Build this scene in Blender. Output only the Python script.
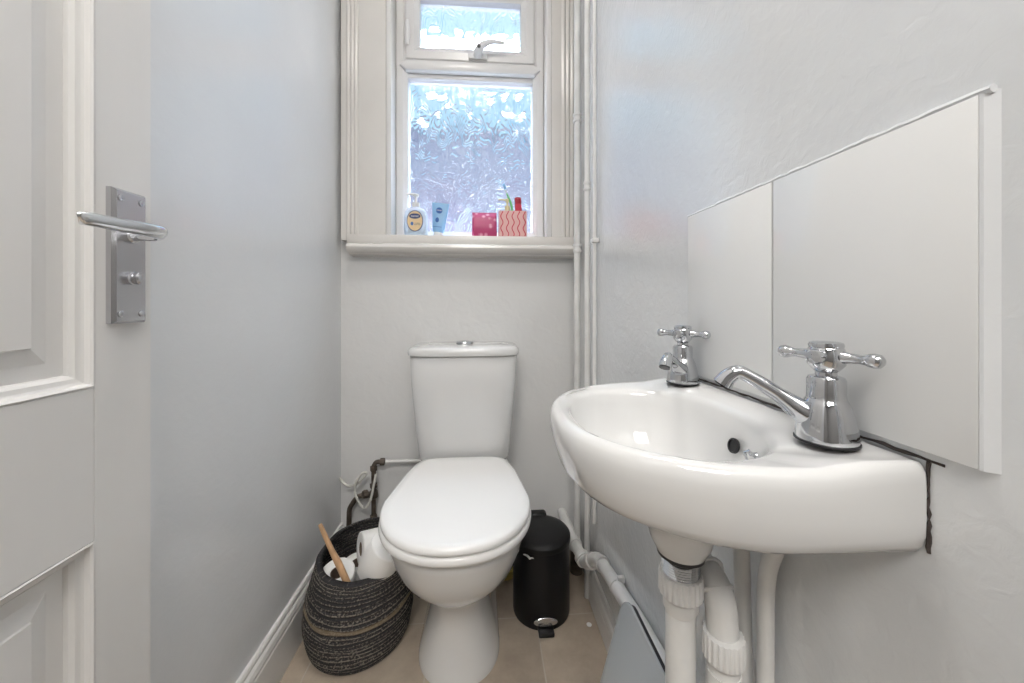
import bpy, bmesh, math, random
from mathutils import Vector, Matrix
PI = math.pi
random.seed(7)
S = bpy.context.scene
for o in list(bpy.data.objects): bpy.data.objects.remove(o)
C = S.collection

# ------------------------------------------------------------------ camera, world, lights, exposure
YAW = math.atan(27 / 370)
cam = bpy.data.cameras.new('camera'); co = bpy.data.objects.new('camera', cam); C.objects.link(co)
co.location = (0, 0, 0.93); co.rotation_euler = (PI / 2, 0, -YAW)
cam.sensor_width = 36; cam.lens = 36 * 370 / 1024; cam.shift_y = -38.5 / 1024; cam.clip_start = 0.01
S.camera = co
vs = S.view_settings
vs.view_transform = 'Standard'; vs.look = 'None'; vs.gamma = 1; vs.use_curve_mapping = False
vs.exposure = 0.42
S.cycles.use_denoising = True
S.cycles.max_bounces = 12; S.cycles.transparent_max_bounces = 16
S.cycles.sample_clamp_indirect = 4

w = bpy.data.worlds.new('sky'); S.world = w; w.use_nodes = True
nt = w.node_tree; nt.nodes.clear()
wo = nt.nodes.new('ShaderNodeOutputWorld'); bg = nt.nodes.new('ShaderNodeBackground')
tc = nt.nodes.new('ShaderNodeTexCoord'); sp = nt.nodes.new('ShaderNodeSeparateXYZ')
cr = nt.nodes.new('ShaderNodeValToRGB'); nz = nt.nodes.new('ShaderNodeTexNoise'); nz.inputs['Scale'].default_value = 3
mx = nt.nodes.new('ShaderNodeMix'); mx.data_type = 'RGBA'; mx.inputs[0].default_value = 0.5
nt.links.new(tc.outputs['Generated'], sp.inputs[0]); nt.links.new(tc.outputs['Generated'], nz.inputs['Vector'])
cr.color_ramp.elements[0].position = 0.4; cr.color_ramp.elements[0].color = (0.22, 0.50, 0.68, 1)
cr.color_ramp.elements[1].position = 0.6; cr.color_ramp.elements[1].color = (0.62, 0.85, 0.95, 1)
nt.links.new(nz.outputs[0], cr.inputs[0]); nt.links.new(cr.outputs[0], bg.inputs[0])
bg.inputs[1].default_value = 0.95
nt.links.new(bg.outputs[0], wo.inputs[0])

def area(name, loc, target, sx, sy, power, col):
    l = bpy.data.lights.new(name, 'AREA'); l.shape = 'RECTANGLE'; l.size = sx; l.size_y = sy; l.energy = power; l.color = col
    o = bpy.data.objects.new(name, l); C.objects.link(o); o.location = loc
    o.rotation_euler = (Vector(target) - Vector(loc)).to_track_quat('-Z', 'Y').to_euler()
    return o
# bright overhead daylight outside the window, and a fill light added in the hall behind the open doorway
area('daylight', (-0.1, 2.75, 4.7), (-0.05, 1.45, 1.55), 2.4, 1.5, 2800, (0.88, 0.94, 1.0))
area('hall_fill_light', (-0.1, -0.95, 2.30), (0.0, -0.3, 0.9), 0.9, 0.6, 25, (1.0, 0.97, 0.93))

# ------------------------------------------------------------------ helpers
def new_mat(name):
    m = bpy.data.materials.new(name); m.use_nodes = True
    nt = m.node_tree; return m, nt, nt.nodes['Principled BSDF']
def mat(name, col, rough=0.5, metal=0.0, bump=0.0, bscale=40, var=0.0, vscale=8, coat=0.0, spec=0.5, stretch=(1, 1, 1), bdist=0.002):
    m, nt, b = new_mat(name)
    b.inputs['Base Color'].default_value = (*col, 1); b.inputs['Roughness'].default_value = rough
    b.inputs['Metallic'].default_value = metal; b.inputs['Coat Weight'].default_value = coat
    b.inputs['Specular IOR Level'].default_value = spec
    if coat: b.inputs['Coat Roughness'].default_value = 0.05
    t = nt.nodes.new('ShaderNodeTexCoord'); mp = nt.nodes.new('ShaderNodeMapping'); mp.inputs['Scale'].default_value = stretch
    nt.links.new(t.outputs['Object'], mp.inputs[0])
    if var:
        n = nt.nodes.new('ShaderNodeTexNoise'); n.inputs['Scale'].default_value = vscale; n.inputs['Detail'].default_value = 5
        r = nt.nodes.new('ShaderNodeValToRGB'); nt.links.new(mp.outputs[0], n.inputs['Vector']); nt.links.new(n.outputs[0], r.inputs[0])
        r.color_ramp.elements[0].position = 0.3; r.color_ramp.elements[1].position = 0.7
        r.color_ramp.elements[0].color = (*[c * (1 - var) for c in col], 1); r.color_ramp.elements[1].color = (*[min(1, c * (1 + var * .5)) for c in col], 1)
        nt.links.new(r.outputs[0], b.inputs['Base Color'])
    if bump:
        n = nt.nodes.new('ShaderNodeTexNoise'); n.inputs['Scale'].default_value = bscale; n.inputs['Detail'].default_value = 4
        bp = nt.nodes.new('ShaderNodeBump'); bp.inputs['Strength'].default_value = bump; bp.inputs['Distance'].default_value = bdist
        nt.links.new(mp.outputs[0], n.inputs['Vector']); nt.links.new(n.outputs[0], bp.inputs['Height']); nt.links.new(bp.outputs[0], b.inputs['Normal'])
    return m

def link_mesh(name, bm, m=None, parent=None, angle=35, loc=None, rot=None, merge=True):
    if merge: bmesh.ops.remove_doubles(bm, verts=bm.verts, dist=1e-6)
    bmesh.ops.recalc_face_normals(bm, faces=bm.faces)
    me = bpy.data.meshes.new(name); bm.to_mesh(me); bm.free()
    for p in me.polygons: p.use_smooth = True
    me.set_sharp_from_angle(angle=math.radians(angle))
    if m is not None: me.materials.append(m)
    o = bpy.data.objects.new(name, me); C.objects.link(o)
    if parent is not None: o.parent = parent
    if loc is not None: o.location = loc
    if rot is not None: o.rotation_euler = rot
    return o
def tag(o, label, cat, group=None):
    o['label'] = label; o['category'] = cat
    if group: o['group'] = group
    return o
def thing(name, label, cat, loc=(0, 0, 0), rot=(0, 0, 0), group=None):
    o = bpy.data.objects.new(name, None); C.objects.link(o); o.empty_display_size = 0.02
    o.location = loc; o.rotation_euler = rot
    return tag(o, label, cat, group)
def struct(o):
    o['kind'] = 'structure'; return o

def box(bm, x0, x1, y0, y1, z0, z1, bev=0.0, seg=2, mtx=None):
    r = bmesh.ops.create_cube(bm, size=1)
    vs_ = r['verts']
    for v in vs_:
        v.co = Vector((x0 + (v.co.x + .5) * (x1 - x0), y0 + (v.co.y + .5) * (y1 - y0), z0 + (v.co.z + .5) * (z1 - z0)))
    if bev:
        es = list({e for v in vs_ for e in v.link_edges})
        rr = bmesh.ops.bevel(bm, geom=es, offset=bev, segments=seg, affect='EDGES', profile=0.5)
        vs_ = list({v for f in rr['faces'] for v in f.verts} | {v for v in vs_ if v.is_valid})
    if mtx is not None:
        for v in vs_: v.co = mtx @ v.co
    return vs_
def mkbox(name, x0, x1, y0, y1, z0, z1, m, parent=None, bev=0.0, seg=2, **k):
    bm = bmesh.new(); box(bm, x0, x1, y0, y1, z0, z1, bev, seg); return link_mesh(name, bm, m, parent, **k)

def loft(bm, rings, cap0=True, cap1=True, closed=True):
    vr = [[bm.verts.new(p) for p in r] for r in rings]
    n = len(vr[0])
    for a, b in zip(vr, vr[1:]):
        for i in range(n if closed else n - 1):
            j = (i + 1) % n
            bm.faces.new((a[i], a[j], b[j], b[i]))
    if cap0: bm.faces.new(vr[0][::-1])
    if cap1: bm.faces.new(vr[-1])
    return vr
def lathe(bm, prof, n=32, mtx=None, cap0=True, cap1=True):
    rings = [[Vector((r * math.cos(2 * PI * i / n), r * math.sin(2 * PI * i / n), z)) for i in range(n)] for r, z in prof]
    if mtx is not None: rings = [[mtx @ p for p in r] for r in rings]
    return loft(bm, rings, cap0, cap1)
def catmull(P, n):
    P = [Vector(p) for p in P]; Q = [P[0] * 2 - P[1]] + P + [P[-1] * 2 - P[-2]]; out = []
    for i in range(1, len(Q) - 2):
        a, b, c, d = Q[i - 1:i + 3]
        for k in range(n):
            t = k / n
            out.append(.5 * ((2 * b) + (c - a) * t + (2 * a - 5 * b + 4 * c - d) * t * t + (3 * b - a - 3 * c + d) * t ** 3))
    out.append(P[-1]); return out
def rounded_path(P, r, n=6):
    """polyline with filleted corners"""
    P = [Vector(p) for p in P]; out = [P[0]]
    for i in range(1, len(P) - 1):
        a, b, c = P[i - 1:i + 2]; d1 = (a - b); d2 = (c - b)
        q = min(r, d1.length * .48, d2.length * .48); s = b + d1.normalized() * q; e = b + d2.normalized() * q
        for k in range(n + 1):
            t = k / n; out.append((1 - t) ** 2 * s + 2 * t * (1 - t) * b + t * t * e)
    out.append(P[-1]); return out
def tube(bm, pts, rad, n=16, flat=1.0, up=None, cap=True):
    pts = [Vector(p) for p in pts]; m = len(pts)
    R = rad if isinstance(rad, (list, tuple)) else [rad] * m
    if len(R) != m: R = [R[min(len(R) - 1, int(i * (len(R) - 1) / (m - 1)))] + (i * (len(R) - 1) / (m - 1) % 1) * (R[min(len(R) - 1, int(i * (len(R) - 1) / (m - 1)) + 1)] - R[min(len(R) - 1, int(i * (len(R) - 1) / (m - 1)))]) for i in range(m)]
    tan = [(pts[min(i + 1, m - 1)] - pts[max(i - 1, 0)]).normalized() for i in range(m)]
    nrm = Vector(up) if up else (Vector((0, 0, 1)) if abs(tan[0].z) < .9 else Vector((0, 1, 0)))
    rings = []
    for i in range(m):
        nrm = (nrm - tan[i] * nrm.dot(tan[i])).normalized(); b = tan[i].cross(nrm)
        rings.append([pts[i] + R[i] * (flat * nrm * math.sin(2 * PI * k / n) + b * math.cos(2 * PI * k / n)) for k in range(n)])
    loft(bm, rings, cap, cap)
def mktube(name, pts, rad, m, parent=None, **k):
    bm = bmesh.new(); tube(bm, pts, rad, **k); return link_mesh(name, bm, m, parent)
def mklathe(name, prof, m, parent=None, n=32, loc=None, rot=None, mtx=None, angle=35):
    bm = bmesh.new(); lathe(bm, prof, n, mtx); return link_mesh(name, bm, m, parent, loc=loc, rot=rot, angle=angle)
def align(p, d):
    """matrix that puts local +Z along d at p"""
    return Matrix.Translation(Vector(p)) @ Vector(d).to_track_quat('Z', 'Y').to_matrix().to_4x4()

# ------------------------------------------------------------------ materials
def wall_mat(name, col, rough, bump, sc, stretch=(1, 1, 1), dist=0.003, coat=0):
    m, nt, b = new_mat(name); b.inputs['Coat Weight'].default_value = coat; b.inputs['Coat Roughness'].default_value = .13
    b.inputs['Base Color'].default_value = (*col, 1); b.inputs['Roughness'].default_value = rough
    t = nt.nodes.new('ShaderNodeTexCoord'); mp = nt.nodes.new('ShaderNodeMapping'); mp.inputs['Scale'].default_value = stretch
    nt.links.new(t.outputs['Object'], mp.inputs[0])
    n1 = nt.nodes.new('ShaderNodeTexNoise'); n1.inputs['Scale'].default_value = sc; n1.inputs['Detail'].default_value = 6; n1.inputs['Distortion'].default_value = .6
    n2 = nt.nodes.new('ShaderNodeTexNoise'); n2.inputs['Scale'].default_value = sc * .12; n2.inputs['Detail'].default_value = 2
    n3 = nt.nodes.new('ShaderNodeTexNoise'); n3.inputs['Scale'].default_value = 2.2; n3.inputs['Detail'].default_value = 4
    for n in (n1, n2, n3): nt.links.new(mp.outputs[0], n.inputs['Vector'])
    ad = nt.nodes.new('ShaderNodeMath'); ad.operation = 'MULTIPLY_ADD'; ad.inputs[1].default_value = 3.0
    nt.links.new(n2.outputs[0], ad.inputs[0]); nt.links.new(n1.outputs[0], ad.inputs[2])
    bp = nt.nodes.new('ShaderNodeBump'); bp.inputs['Strength'].default_value = bump; bp.inputs['Distance'].default_value = dist
    nt.links.new(ad.outputs[0], bp.inputs['Height']); nt.links.new(bp.outputs[0], b.inputs['Normal'])
    if coat: nt.links.new(bp.outputs[0], b.inputs['Coat Normal'])
    r = nt.nodes.new('ShaderNodeValToRGB'); nt.links.new(n3.outputs[0], r.inputs[0])
    r.color_ramp.elements[0].position = .35; r.color_ramp.elements[1].position = .65
    r.color_ramp.elements[0].color = (*[c * .95 for c in col], 1); r.color_ramp.elements[1].color = (*col, 1)
    nt.links.new(r.outputs[0], b.inputs['Base Color'])
    return m
M = {}
M['wall'] = wall_mat('white_gloss_wall_paint', (.76, .775, .79), .26, .22, 60, (1, 1, 1), .002, .35)
M['wall_rough'] = wall_mat('white_brushed_wall_paint', (.76, .775, .785), .22, .50, 60, (1, 1, 1), .0018, 1.0)
M['wall_back'] = wall_mat('white_back_wall_paint', (.76, .76, .755), .42, .45, 28)
M['ceiling'] = mat('white_ceiling', (.85, .85, .84), .8)
M['trim'] = mat('warm_white_gloss', (.76, .735, .70), .24, bump=.12, bscale=25, var=.04, vscale=6)
M['skirt'] = mat('white_skirting_paint', (.80, .79, .77), .28, bump=.08, bscale=30, var=.04)
M['door'] = mat('white_door_paint', (.72, .71, .695), .38, bump=.10, bscale=60, stretch=(1, 1, .15), var=.03)
M['upvc'] = mat('white_upvc', (.80, .79, .785), .25)
M['pipe'] = mat('painted_pipe_white', (.78, .775, .76), .35, bump=.25, bscale=50, var=.12, vscale=14)
M['ceramic'] = mat('white_ceramic', (.715, .715, .71), .07, coat=.5, spec=.5)
M['seat'] = mat('white_seat_plastic', (.85, .845, .835), .16)
M['chrome'] = mat('chrome', (.62, .63, .65), .06, metal=1)
M['satin'] = mat('satin_chrome', (.58, .58, .60), .25, metal=1)
M['polished'] = mat('polished_alloy', (.78, .79, .81), .14, metal=1)
M['tile'] = mat('white_wall_tile', (.80, .805, .80), .12, bump=.03, bscale=6, var=.02, vscale=4)
M['caulk'] = mat('white_filler', (.84, .84, .83), .45, bump=.8, bscale=60, bdist=.004)
M['grime'] = mat('dark_grime', (.07, .055, .05), .8, bump=.8, bscale=120, var=.5, vscale=60)
M['black'] = mat('black_rubber', (.012, .012, .014), .45)
M['bin'] = mat('black_satin_metal', (.005, .005, .007), .38, spec=.3, bump=.02, bscale=100)
M['binlid'] = mat('black_plastic_lid', (.009, .009, .010), .45, spec=.3)
M['copper'] = mat('tarnished_pipe', (.13, .105, .085), .55, metal=.4, bump=.8, bscale=70, var=.7, vscale=30)
M['paper'] = mat('toilet_paper', (.88, .875, .86), .95, bump=.5, bscale=160, bdist=.002)
M['card'] = mat('cardboard_core', (.16, .12, .09), .9)
M['wood'] = mat('pale_wood', (.55, .34, .19), .45, var=.25, vscale=20, stretch=(4, 4, .5))
M['glassgrey'] = mat('grey_glass', (.52, .545, .56), .10, coat=.4)
M['cable'] = mat('white_flex', (.62, .61, .57), .5)
M['yellow'] = mat('yellow_plastic', (.62, .52, .14), .4)
M['whiteplastic'] = mat('white_plastic', (.85, .85, .85), .3)
M['navy'] = mat('navy_ink', (.02, .035, .13), .4)
M['label'] = mat('pale_gold_label', (.82, .62, .36), .4)
M['blue'] = mat('pale_blue_plastic', (.30, .55, .85), .3, var=.1)
M['bluedark'] = mat('strong_blue_ink', (.03, .13, .42), .35)
M['gold'] = mat('gold_pump', (.70, .60, .35), .3, metal=.3)
M['red'] = mat('red_tube', (.62, .05, .09), .3)
M['green'] = mat('green_brush', (.18, .60, .20), .3)
M['dark'] = mat('dark_plastic', (.03, .03, .035), .4)

def floor_mat():
    m, nt, b = new_mat('beige_stone_floor_tile')
    t = nt.nodes.new('ShaderNodeTexCoord'); mp = nt.nodes.new('ShaderNodeMapping')
    mp.inputs['Location'].default_value = (-0.15 + 3.0, -1.09 + 3.0, 0)
    nt.links.new(t.outputs['Object'], mp.inputs[0])
    br = nt.nodes.new('ShaderNodeTexBrick'); br.offset = 0; br.inputs['Scale'].default_value = 1
    br.inputs['Brick Width'].default_value = .30; br.inputs['Row Height'].default_value = .30; br.inputs['Mortar Size'].default_value = .0022
    br.inputs['Mortar Smooth'].default_value = .4
    br.inputs['Color1'].default_value = (1, 1, 1, 1); br.inputs['Color2'].default_value = (.9, .9, .9, 1); br.inputs['Mortar'].default_value = (0, 0, 0, 1)
    nt.links.new(mp.outputs[0], br.inputs['Vector'])
    n = nt.nodes.new('ShaderNodeTexNoise'); n.inputs['Scale'].default_value = 7; n.inputs['Detail'].default_value = 8; n.inputs['Roughness'].default_value = .65
    nt.links.new(mp.outputs[0], n.inputs['Vector'])
    r = nt.nodes.new('ShaderNodeValToRGB'); nt.links.new(n.outputs[0], r.inputs[0])
    r.color_ramp.elements[0].position = .3; r.color_ramp.elements[0].color = (.37, .30, .235, 1)
    r.color_ramp.elements[1].position = .72; r.color_ramp.elements[1].color = (.56, .48, .385, 1)
    mx = nt.nodes.new('ShaderNodeMix'); mx.data_type = 'RGBA'
    nt.links.new(br.outputs['Fac'], mx.inputs[0]); nt.links.new(r.outputs[0], mx.inputs[6]); mx.inputs[7].default_value = (.52, .47, .41, 1)
    nt.links.new(mx.outputs[2], b.inputs['Base Color'])
    b.inputs['Roughness'].default_value = .42
    bp = nt.nodes.new('ShaderNodeBump'); bp.inputs['Strength'].default_value = .3; bp.inputs['Distance'].default_value = .001; bp.invert = True
    nt.links.new(br.outputs['Fac'], bp.inputs['Height']); nt.links.new(bp.outputs[0], b.inputs['Normal'])
    return m
M['floor'] = floor_mat()

def glass_mat():
    m = bpy.data.materials.new('patterned_obscure_glass'); m.use_nodes = True
    nt = m.node_tree; nt.nodes.clear(); out = nt.nodes.new('ShaderNodeOutputMaterial')
    t = nt.nodes.new('ShaderNodeTexCoord'); mp = nt.nodes.new('ShaderNodeMapping'); mp.inputs['Scale'].default_value = (1, 1, .55)
    nt.links.new(t.outputs['Object'], mp.inputs[0])
    n0 = nt.nodes.new('ShaderNodeTexNoise'); n0.inputs['Scale'].default_value = 15; n0.inputs['Detail'].default_value = 1.2
    nt.links.new(mp.outputs[0], n0.inputs['Vector'])
    ml = nt.nodes.new('ShaderNodeMath'); ml.operation = 'MULTIPLY'; ml.inputs[1].default_value = 115
    sn = nt.nodes.new('ShaderNodeMath'); sn.operation = 'SINE'
    nt.links.new(n0.outputs[0], ml.inputs[0]); nt.links.new(ml.outputs[0], sn.inputs[0])
    bp = nt.nodes.new('ShaderNodeBump'); bp.inputs['Strength'].default_value = .8; bp.inputs['Distance'].default_value = .00046
    nt.links.new(sn.outputs[0], bp.inputs['Height'])
    g = nt.nodes.new('ShaderNodeBsdfGlass'); g.inputs['IOR'].default_value = 1.45; g.inputs['Roughness'].default_value = .08
    g.inputs['Color'].default_value = (.93, .96, 1, 1)
    nt.links.new(bp.outputs[0], g.inputs['Normal'])
    tr = nt.nodes.new('ShaderNodeBsdfTransparent'); tr.inputs[0].default_value = (.85, .92, 1, 1)
    mx = nt.nodes.new('ShaderNodeMixShader'); mx.inputs[0].default_value = .86
    nt.links.new(tr.outputs[0], mx.inputs[1]); nt.links.new(g.outputs[0], mx.inputs[2]); nt.links.new(mx.outputs[0], out.inputs[0])
    return m
M['pane'] = glass_mat()

def basket_mat():
    m, nt, b = new_mat('dark_woven_seagrass')
    uv = nt.nodes.new('ShaderNodeUVMap'); uv.uv_map = 'UVMap'
    sp = nt.nodes.new('ShaderNodeSeparateXYZ'); nt.links.new(uv.outputs[0], sp.inputs[0])
    # v counts coil rows: one random value a row; u runs round the basket
    fl = nt.nodes.new('ShaderNodeMath'); fl.operation = 'FLOOR'; nt.links.new(sp.outputs[1], fl.inputs[0])
    wn = nt.nodes.new('ShaderNodeTexWhiteNoise'); wn.noise_dimensions = '1D'; nt.links.new(fl.outputs[0], wn.inputs['W'])
    mp = nt.nodes.new('ShaderNodeMapping'); mp.inputs['Scale'].default_value = (170, 3.2, 1); nt.links.new(uv.outputs[0], mp.inputs[0])
    n = nt.nodes.new('ShaderNodeTexNoise'); n.inputs['Scale'].default_value = 1; n.inputs['Detail'].default_value = 2; nt.links.new(mp.outputs[0], n.inputs['Vector'])
    fr = nt.nodes.new('ShaderNodeMath'); fr.operation = 'FRACT'; nt.links.new(sp.outputs[1], fr.inputs[0])
    cp = nt.nodes.new('ShaderNodeMath'); cp.operation = 'COMPARE'; cp.inputs[1].default_value = .5; cp.inputs[2].default_value = .13; nt.links.new(fr.outputs[0], cp.inputs[0])
    mp2 = nt.nodes.new('ShaderNodeMapping'); mp2.inputs['Scale'].default_value = (7, .6, 1); nt.links.new(uv.outputs[0], mp2.inputs[0])
    n2 = nt.nodes.new('ShaderNodeTexNoise'); n2.inputs['Scale'].default_value = 1; nt.links.new(mp2.outputs[0], n2.inputs['Vector'])
    a = nt.nodes.new('ShaderNodeMath'); a.operation = 'MULTIPLY_ADD'; a.inputs[1].default_value = .16
    nt.links.new(wn.outputs[0], a.inputs[0]); nt.links.new(n.outputs[0], a.inputs[2])
    a2 = nt.nodes.new('ShaderNodeMath'); a2.operation = 'MULTIPLY_ADD'; a2.inputs[1].default_value = .25
    nt.links.new(n2.outputs[0], a2.inputs[0]); nt.links.new(a.outputs[0], a2.inputs[2])
    a3 = nt.nodes.new('ShaderNodeMath'); a3.operation = 'MULTIPLY_ADD'; a3.inputs[1].default_value = .20
    nt.links.new(cp.outputs[0], a3.inputs[0]); nt.links.new(a2.outputs[0], a3.inputs[2])
    r = nt.nodes.new('ShaderNodeValToRGB'); nt.links.new(a3.outputs[0], r.inputs[0])
    e = r.color_ramp.elements; e[0].position = .70; e[0].color = (.014, .013, .015, 1); e[1].position = .98; e[1].color = (.26, .23, .19, 1)
    x = e.new(.80); x.color = (.035, .031, .031, 1)
    # a few tan rows
    c1 = nt.nodes.new('ShaderNodeMath'); c1.operation = 'COMPARE'; c1.inputs[1].default_value = 15; c1.inputs[2].default_value = .6; nt.links.new(fl.outputs[0], c1.inputs[0])
    mu = nt.nodes.new('ShaderNodeMath'); mu.operation = 'MULTIPLY'; mu.inputs[1].default_value = .65; nt.links.new(c1.outputs[0], mu.inputs[0])
    mx = nt.nodes.new('ShaderNodeMix'); mx.data_type = 'RGBA'; nt.links.new(mu.outputs[0], mx.inputs[0]); nt.links.new(r.outputs[0], mx.inputs[6]); mx.inputs[7].default_value = (.22, .165, .10, 1)
    nt.links.new(mx.outputs[2], b.inputs['Base Color'])
    b.inputs['Roughness'].default_value = .75
    bp = nt.nodes.new('ShaderNodeBump'); bp.inputs['Strength'].default_value = .7; bp.inputs['Distance'].default_value = .002
    nt.links.new(n.outputs[0], bp.inputs['Height']); nt.links.new(bp.outputs[0], b.inputs['Normal'])
    return m
M['basket'] = basket_mat()

def brick_mat():
    m, nt, b = new_mat('pink_brick')
    t = nt.nodes.new('ShaderNodeTexCoord'); mp = nt.nodes.new('ShaderNodeMapping'); mp.inputs['Rotation'].default_value = (PI / 2, 0, 0)
    nt.links.new(t.outputs['Object'], mp.inputs[0])
    br = nt.nodes.new('ShaderNodeTexBrick'); br.inputs['Scale'].default_value = 1; br.inputs['Brick Width'].default_value = .44; br.inputs['Row Height'].default_value = .15; br.inputs['Mortar Size'].default_value = .012
    br.inputs['Color1'].default_value = (.74, .54, .60, 1); br.inputs['Color2'].default_value = (.42, .30, .42, 1); br.inputs['Mortar'].default_value = (.6, .55, .55, 1)
    nt.links.new(mp.outputs[0], br.inputs['Vector']); nt.links.new(br.outputs[0], b.inputs['Base Color']); b.inputs['Roughness'].default_value = .9
    return m
M['brick'] = brick_mat()
def emit(name, col, s):
    m, nt, b = new_mat(name); b.inputs['Base Color'].default_value = (*col, 1); b.inputs['Emission Color'].default_value = (*col, 1); b.inputs['Emission Strength'].default_value = s
    return m
M['lamp'] = emit('fill_lamp_diffuser', (1, .95, .89), 25.0)  # glow of the added ceiling fill lamp

# ------------------------------------------------------------------ room shell
XL, XR, YB, YF, ZC = -0.518, 0.340, 1.375, -0.20, 2.42
WX0, WX1, WZ0, WZ1 = -0.338, 0.230, 1.172, 2.18     # window opening
struct(mkbox('floor', -1.2, 1.2, -1.6, 1.375, -.06, 0, M['floor']))
struct(mkbox('ceiling', -1.2, 1.2, -1.6, 1.60, ZC, ZC + .06, M['ceiling']))
struct(mkbox('wall_left', XL - .1, XL, YF, YB, 0, ZC, M['wall']))
struct(mkbox('wall_right', XR, XR + .1, YF, YB, 0, ZC, M['wall_rough']))
bm = bmesh.new()
box(bm, XL - .1, WX0, YB, YB + .22, 0, ZC); box(bm, WX1, XR + .1, YB, YB + .22, 0, ZC)
box(bm, WX0, WX1, YB, YB + .22, 0, WZ0 - .03); box(bm, WX0, WX1, YB, YB + .22, WZ1, ZC)
struct(link_mesh('wall_back', bm, M['wall_back']))
bm = bmesh.new()       # front wall with the doorway the camera stands in
box(bm, -1.2, -.515, YF - .12, YF, 0, ZC); box(bm, .29, 1.2, YF - .12, YF, 0, ZC); box(bm, -.515, .29, YF - .12, YF, 2.0, ZC)
struct(link_mesh('wall_front', bm, M['wall']))
bm = bmesh.new(); box(bm, -1.3, 1.3, -1.7, -1.6, 0, ZC); box(bm, -1.3, -1.2, -1.6, YF - .12, 0, ZC); box(bm, 1.2, 1.3, -1.6, YF - .12, 0, ZC)
struct(link_mesh('wall_hall', bm, mat('grey_brown_hall_wall', (.28, .275, .27), .7)))

def skirting(name, y0, y1, x_wall, sgn, h=.14):
    """moulded skirting board; sgn = direction into the room"""
    prof = [(0, 0), (.016, 0), (.016, h - .042), (.0145, h - .038), (.0145, h - .034), (.0155, h - .030), (.013, h - .020), (.0085, h - .014), (.0085, h - .010), (.0095, h - .007), (.007, h - .001), (.004, h), (0, h)]
    bm = bmesh.new()
    loft(bm, [[Vector((x_wall + sgn * d, y, z)) for d, z in prof] for y in (y0, y1)])
    return struct(link_mesh(name, bm, M['skirt'], angle=20))
skirting('baseboard_left', YF + .0, YB, XL, 1)
skirting('baseboard_right', YF + .0, 1.16, XR, -1, .10)

# ------------------------------------------------------------------ window
wn = bpy.data.objects.new('window_1', None); C.objects.link(wn); wn['kind'] = 'structure'
# casing: fluted boards left and right of the opening, face at Y 1.34
def casing(xa, xb, flutes_at, y_face):
    """vertical board from xa to xb with raised reeds at the given x"""
    xs = [xa]; pts = [(xa, YB), (xa, y_face)]
    for f in flutes_at:
        pts += [(f - .007, y_face), (f - .005, y_face - .003), (f, y_face - .0045), (f + .005, y_face - .003), (f + .007, y_face), (f + .0085, y_face + .003)]
    pts += [(xb, y_face), (xb, YB)]
    bm = bmesh.new(); loft(bm, [[Vector((x, y, z)) for x, y in pts] for z in (WZ0 - .02, 2.30)])
    return struct(link_mesh('window_casing', bm, M['trim'], wn, angle=20))
casing(XL + .012, -.352, [-.482, -.468, -.455], 1.345)
casing(.244, .328, [.288, .304, .320], 1.345)
mkbox('window_casing', XL + .012, .328, 1.345, YB, 2.19, 2.30, M['trim'], wn)
bm = bmesh.new()        # inner lining with a narrow white bead
for xa, xb in ((-.352, -.334), (.226, .244)):
    box(bm, xa, xb, 1.350, YB + .05, WZ0, 2.19, .002)
box(bm, -.334, .226, 1.350, YB + .05, 2.17, 2.19)
struct(link_mesh('window_lining', bm, M['upvc'], wn))
bm = bmesh.new()        # sill: flat board and rounded nosing
box(bm, XL + .034, .332, 1.335, YB + .06, WZ0 - .034, WZ0, .003)
prof = [(1.375, WZ0 - .034), (1.318, WZ0 - .034), (1.306, WZ0 - .039), (1.302, WZ0 - .048), (1.305, WZ0 - .057), (1.316, WZ0 - .064), (1.330, WZ0 - .066), (1.334, WZ0 - .072), (1.375, WZ0 - .076)]
loft(bm, [[Vector((x, y, z)) for y, z in prof] for x in (XL + .044, .332)])
struct(link_mesh('window_sill', bm, M['trim'], wn, angle=40))
# upvc frame
Y0, Y1 = 1.415, 1.475
def frame(name, x0, x1, z0, z1, wd, y0, y1, m, bev=.004):
    bm = bmesh.new(); R = []
    for ins, y in ((0, y1), (0, y0 + bev), (bev, y0), (wd * .62, y0), (wd * .8, y0 + .006), (wd, y0 + .010), (wd, y1)):
        R.append([Vector((x0 + ins, y, z0 + ins)), Vector((x1 - ins, y, z0 + ins)), Vector((x1 - ins, y, z1 - ins)), Vector((x0 + ins, y, z1 - ins))])
    R.append(R[0]); loft(bm, R, False, False)
    return struct(link_mesh(name, bm, m, wn, angle=20))
frame('window_frame', WX0 + .004, WX1 - .004, WZ0 - .012, 2.17, .042, Y0, Y1, M['upvc'])
# transom with pointed mitred ends
bm = bmesh.new()
zt0, zt1 = 1.800, 1.843; xa, xb = WX0 + .018, WX1 - .018
mid = (zt0 + zt1) / 2
hexa = [(xa, mid), (xa + .022, zt0), (xb - .022, zt0), (xb, mid), (xb - .022, zt1), (xa + .022, zt1)]
def hexring(ins, y):
    cx = (xa + xb) / 2
    return [Vector((x + (ins if x < cx else -ins), y, z + (ins if z < mid - .001 else (-ins if z > mid + .001 else 0)))) for x, z in hexa]
loft(bm, [hexring(0, Y1), hexring(0, Y0 - .002), hexring(.004, Y0 - .010), hexring(.010, Y0 - .012)])
struct(link_mesh('window_transom', bm, M['upvc'], wn, angle=20))
mkbox('window_bead', WX0 + .044, WX1 - .044, Y0 + .010, Y1, 1.782, 1.800, M['upvc'], wn, .003)
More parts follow.
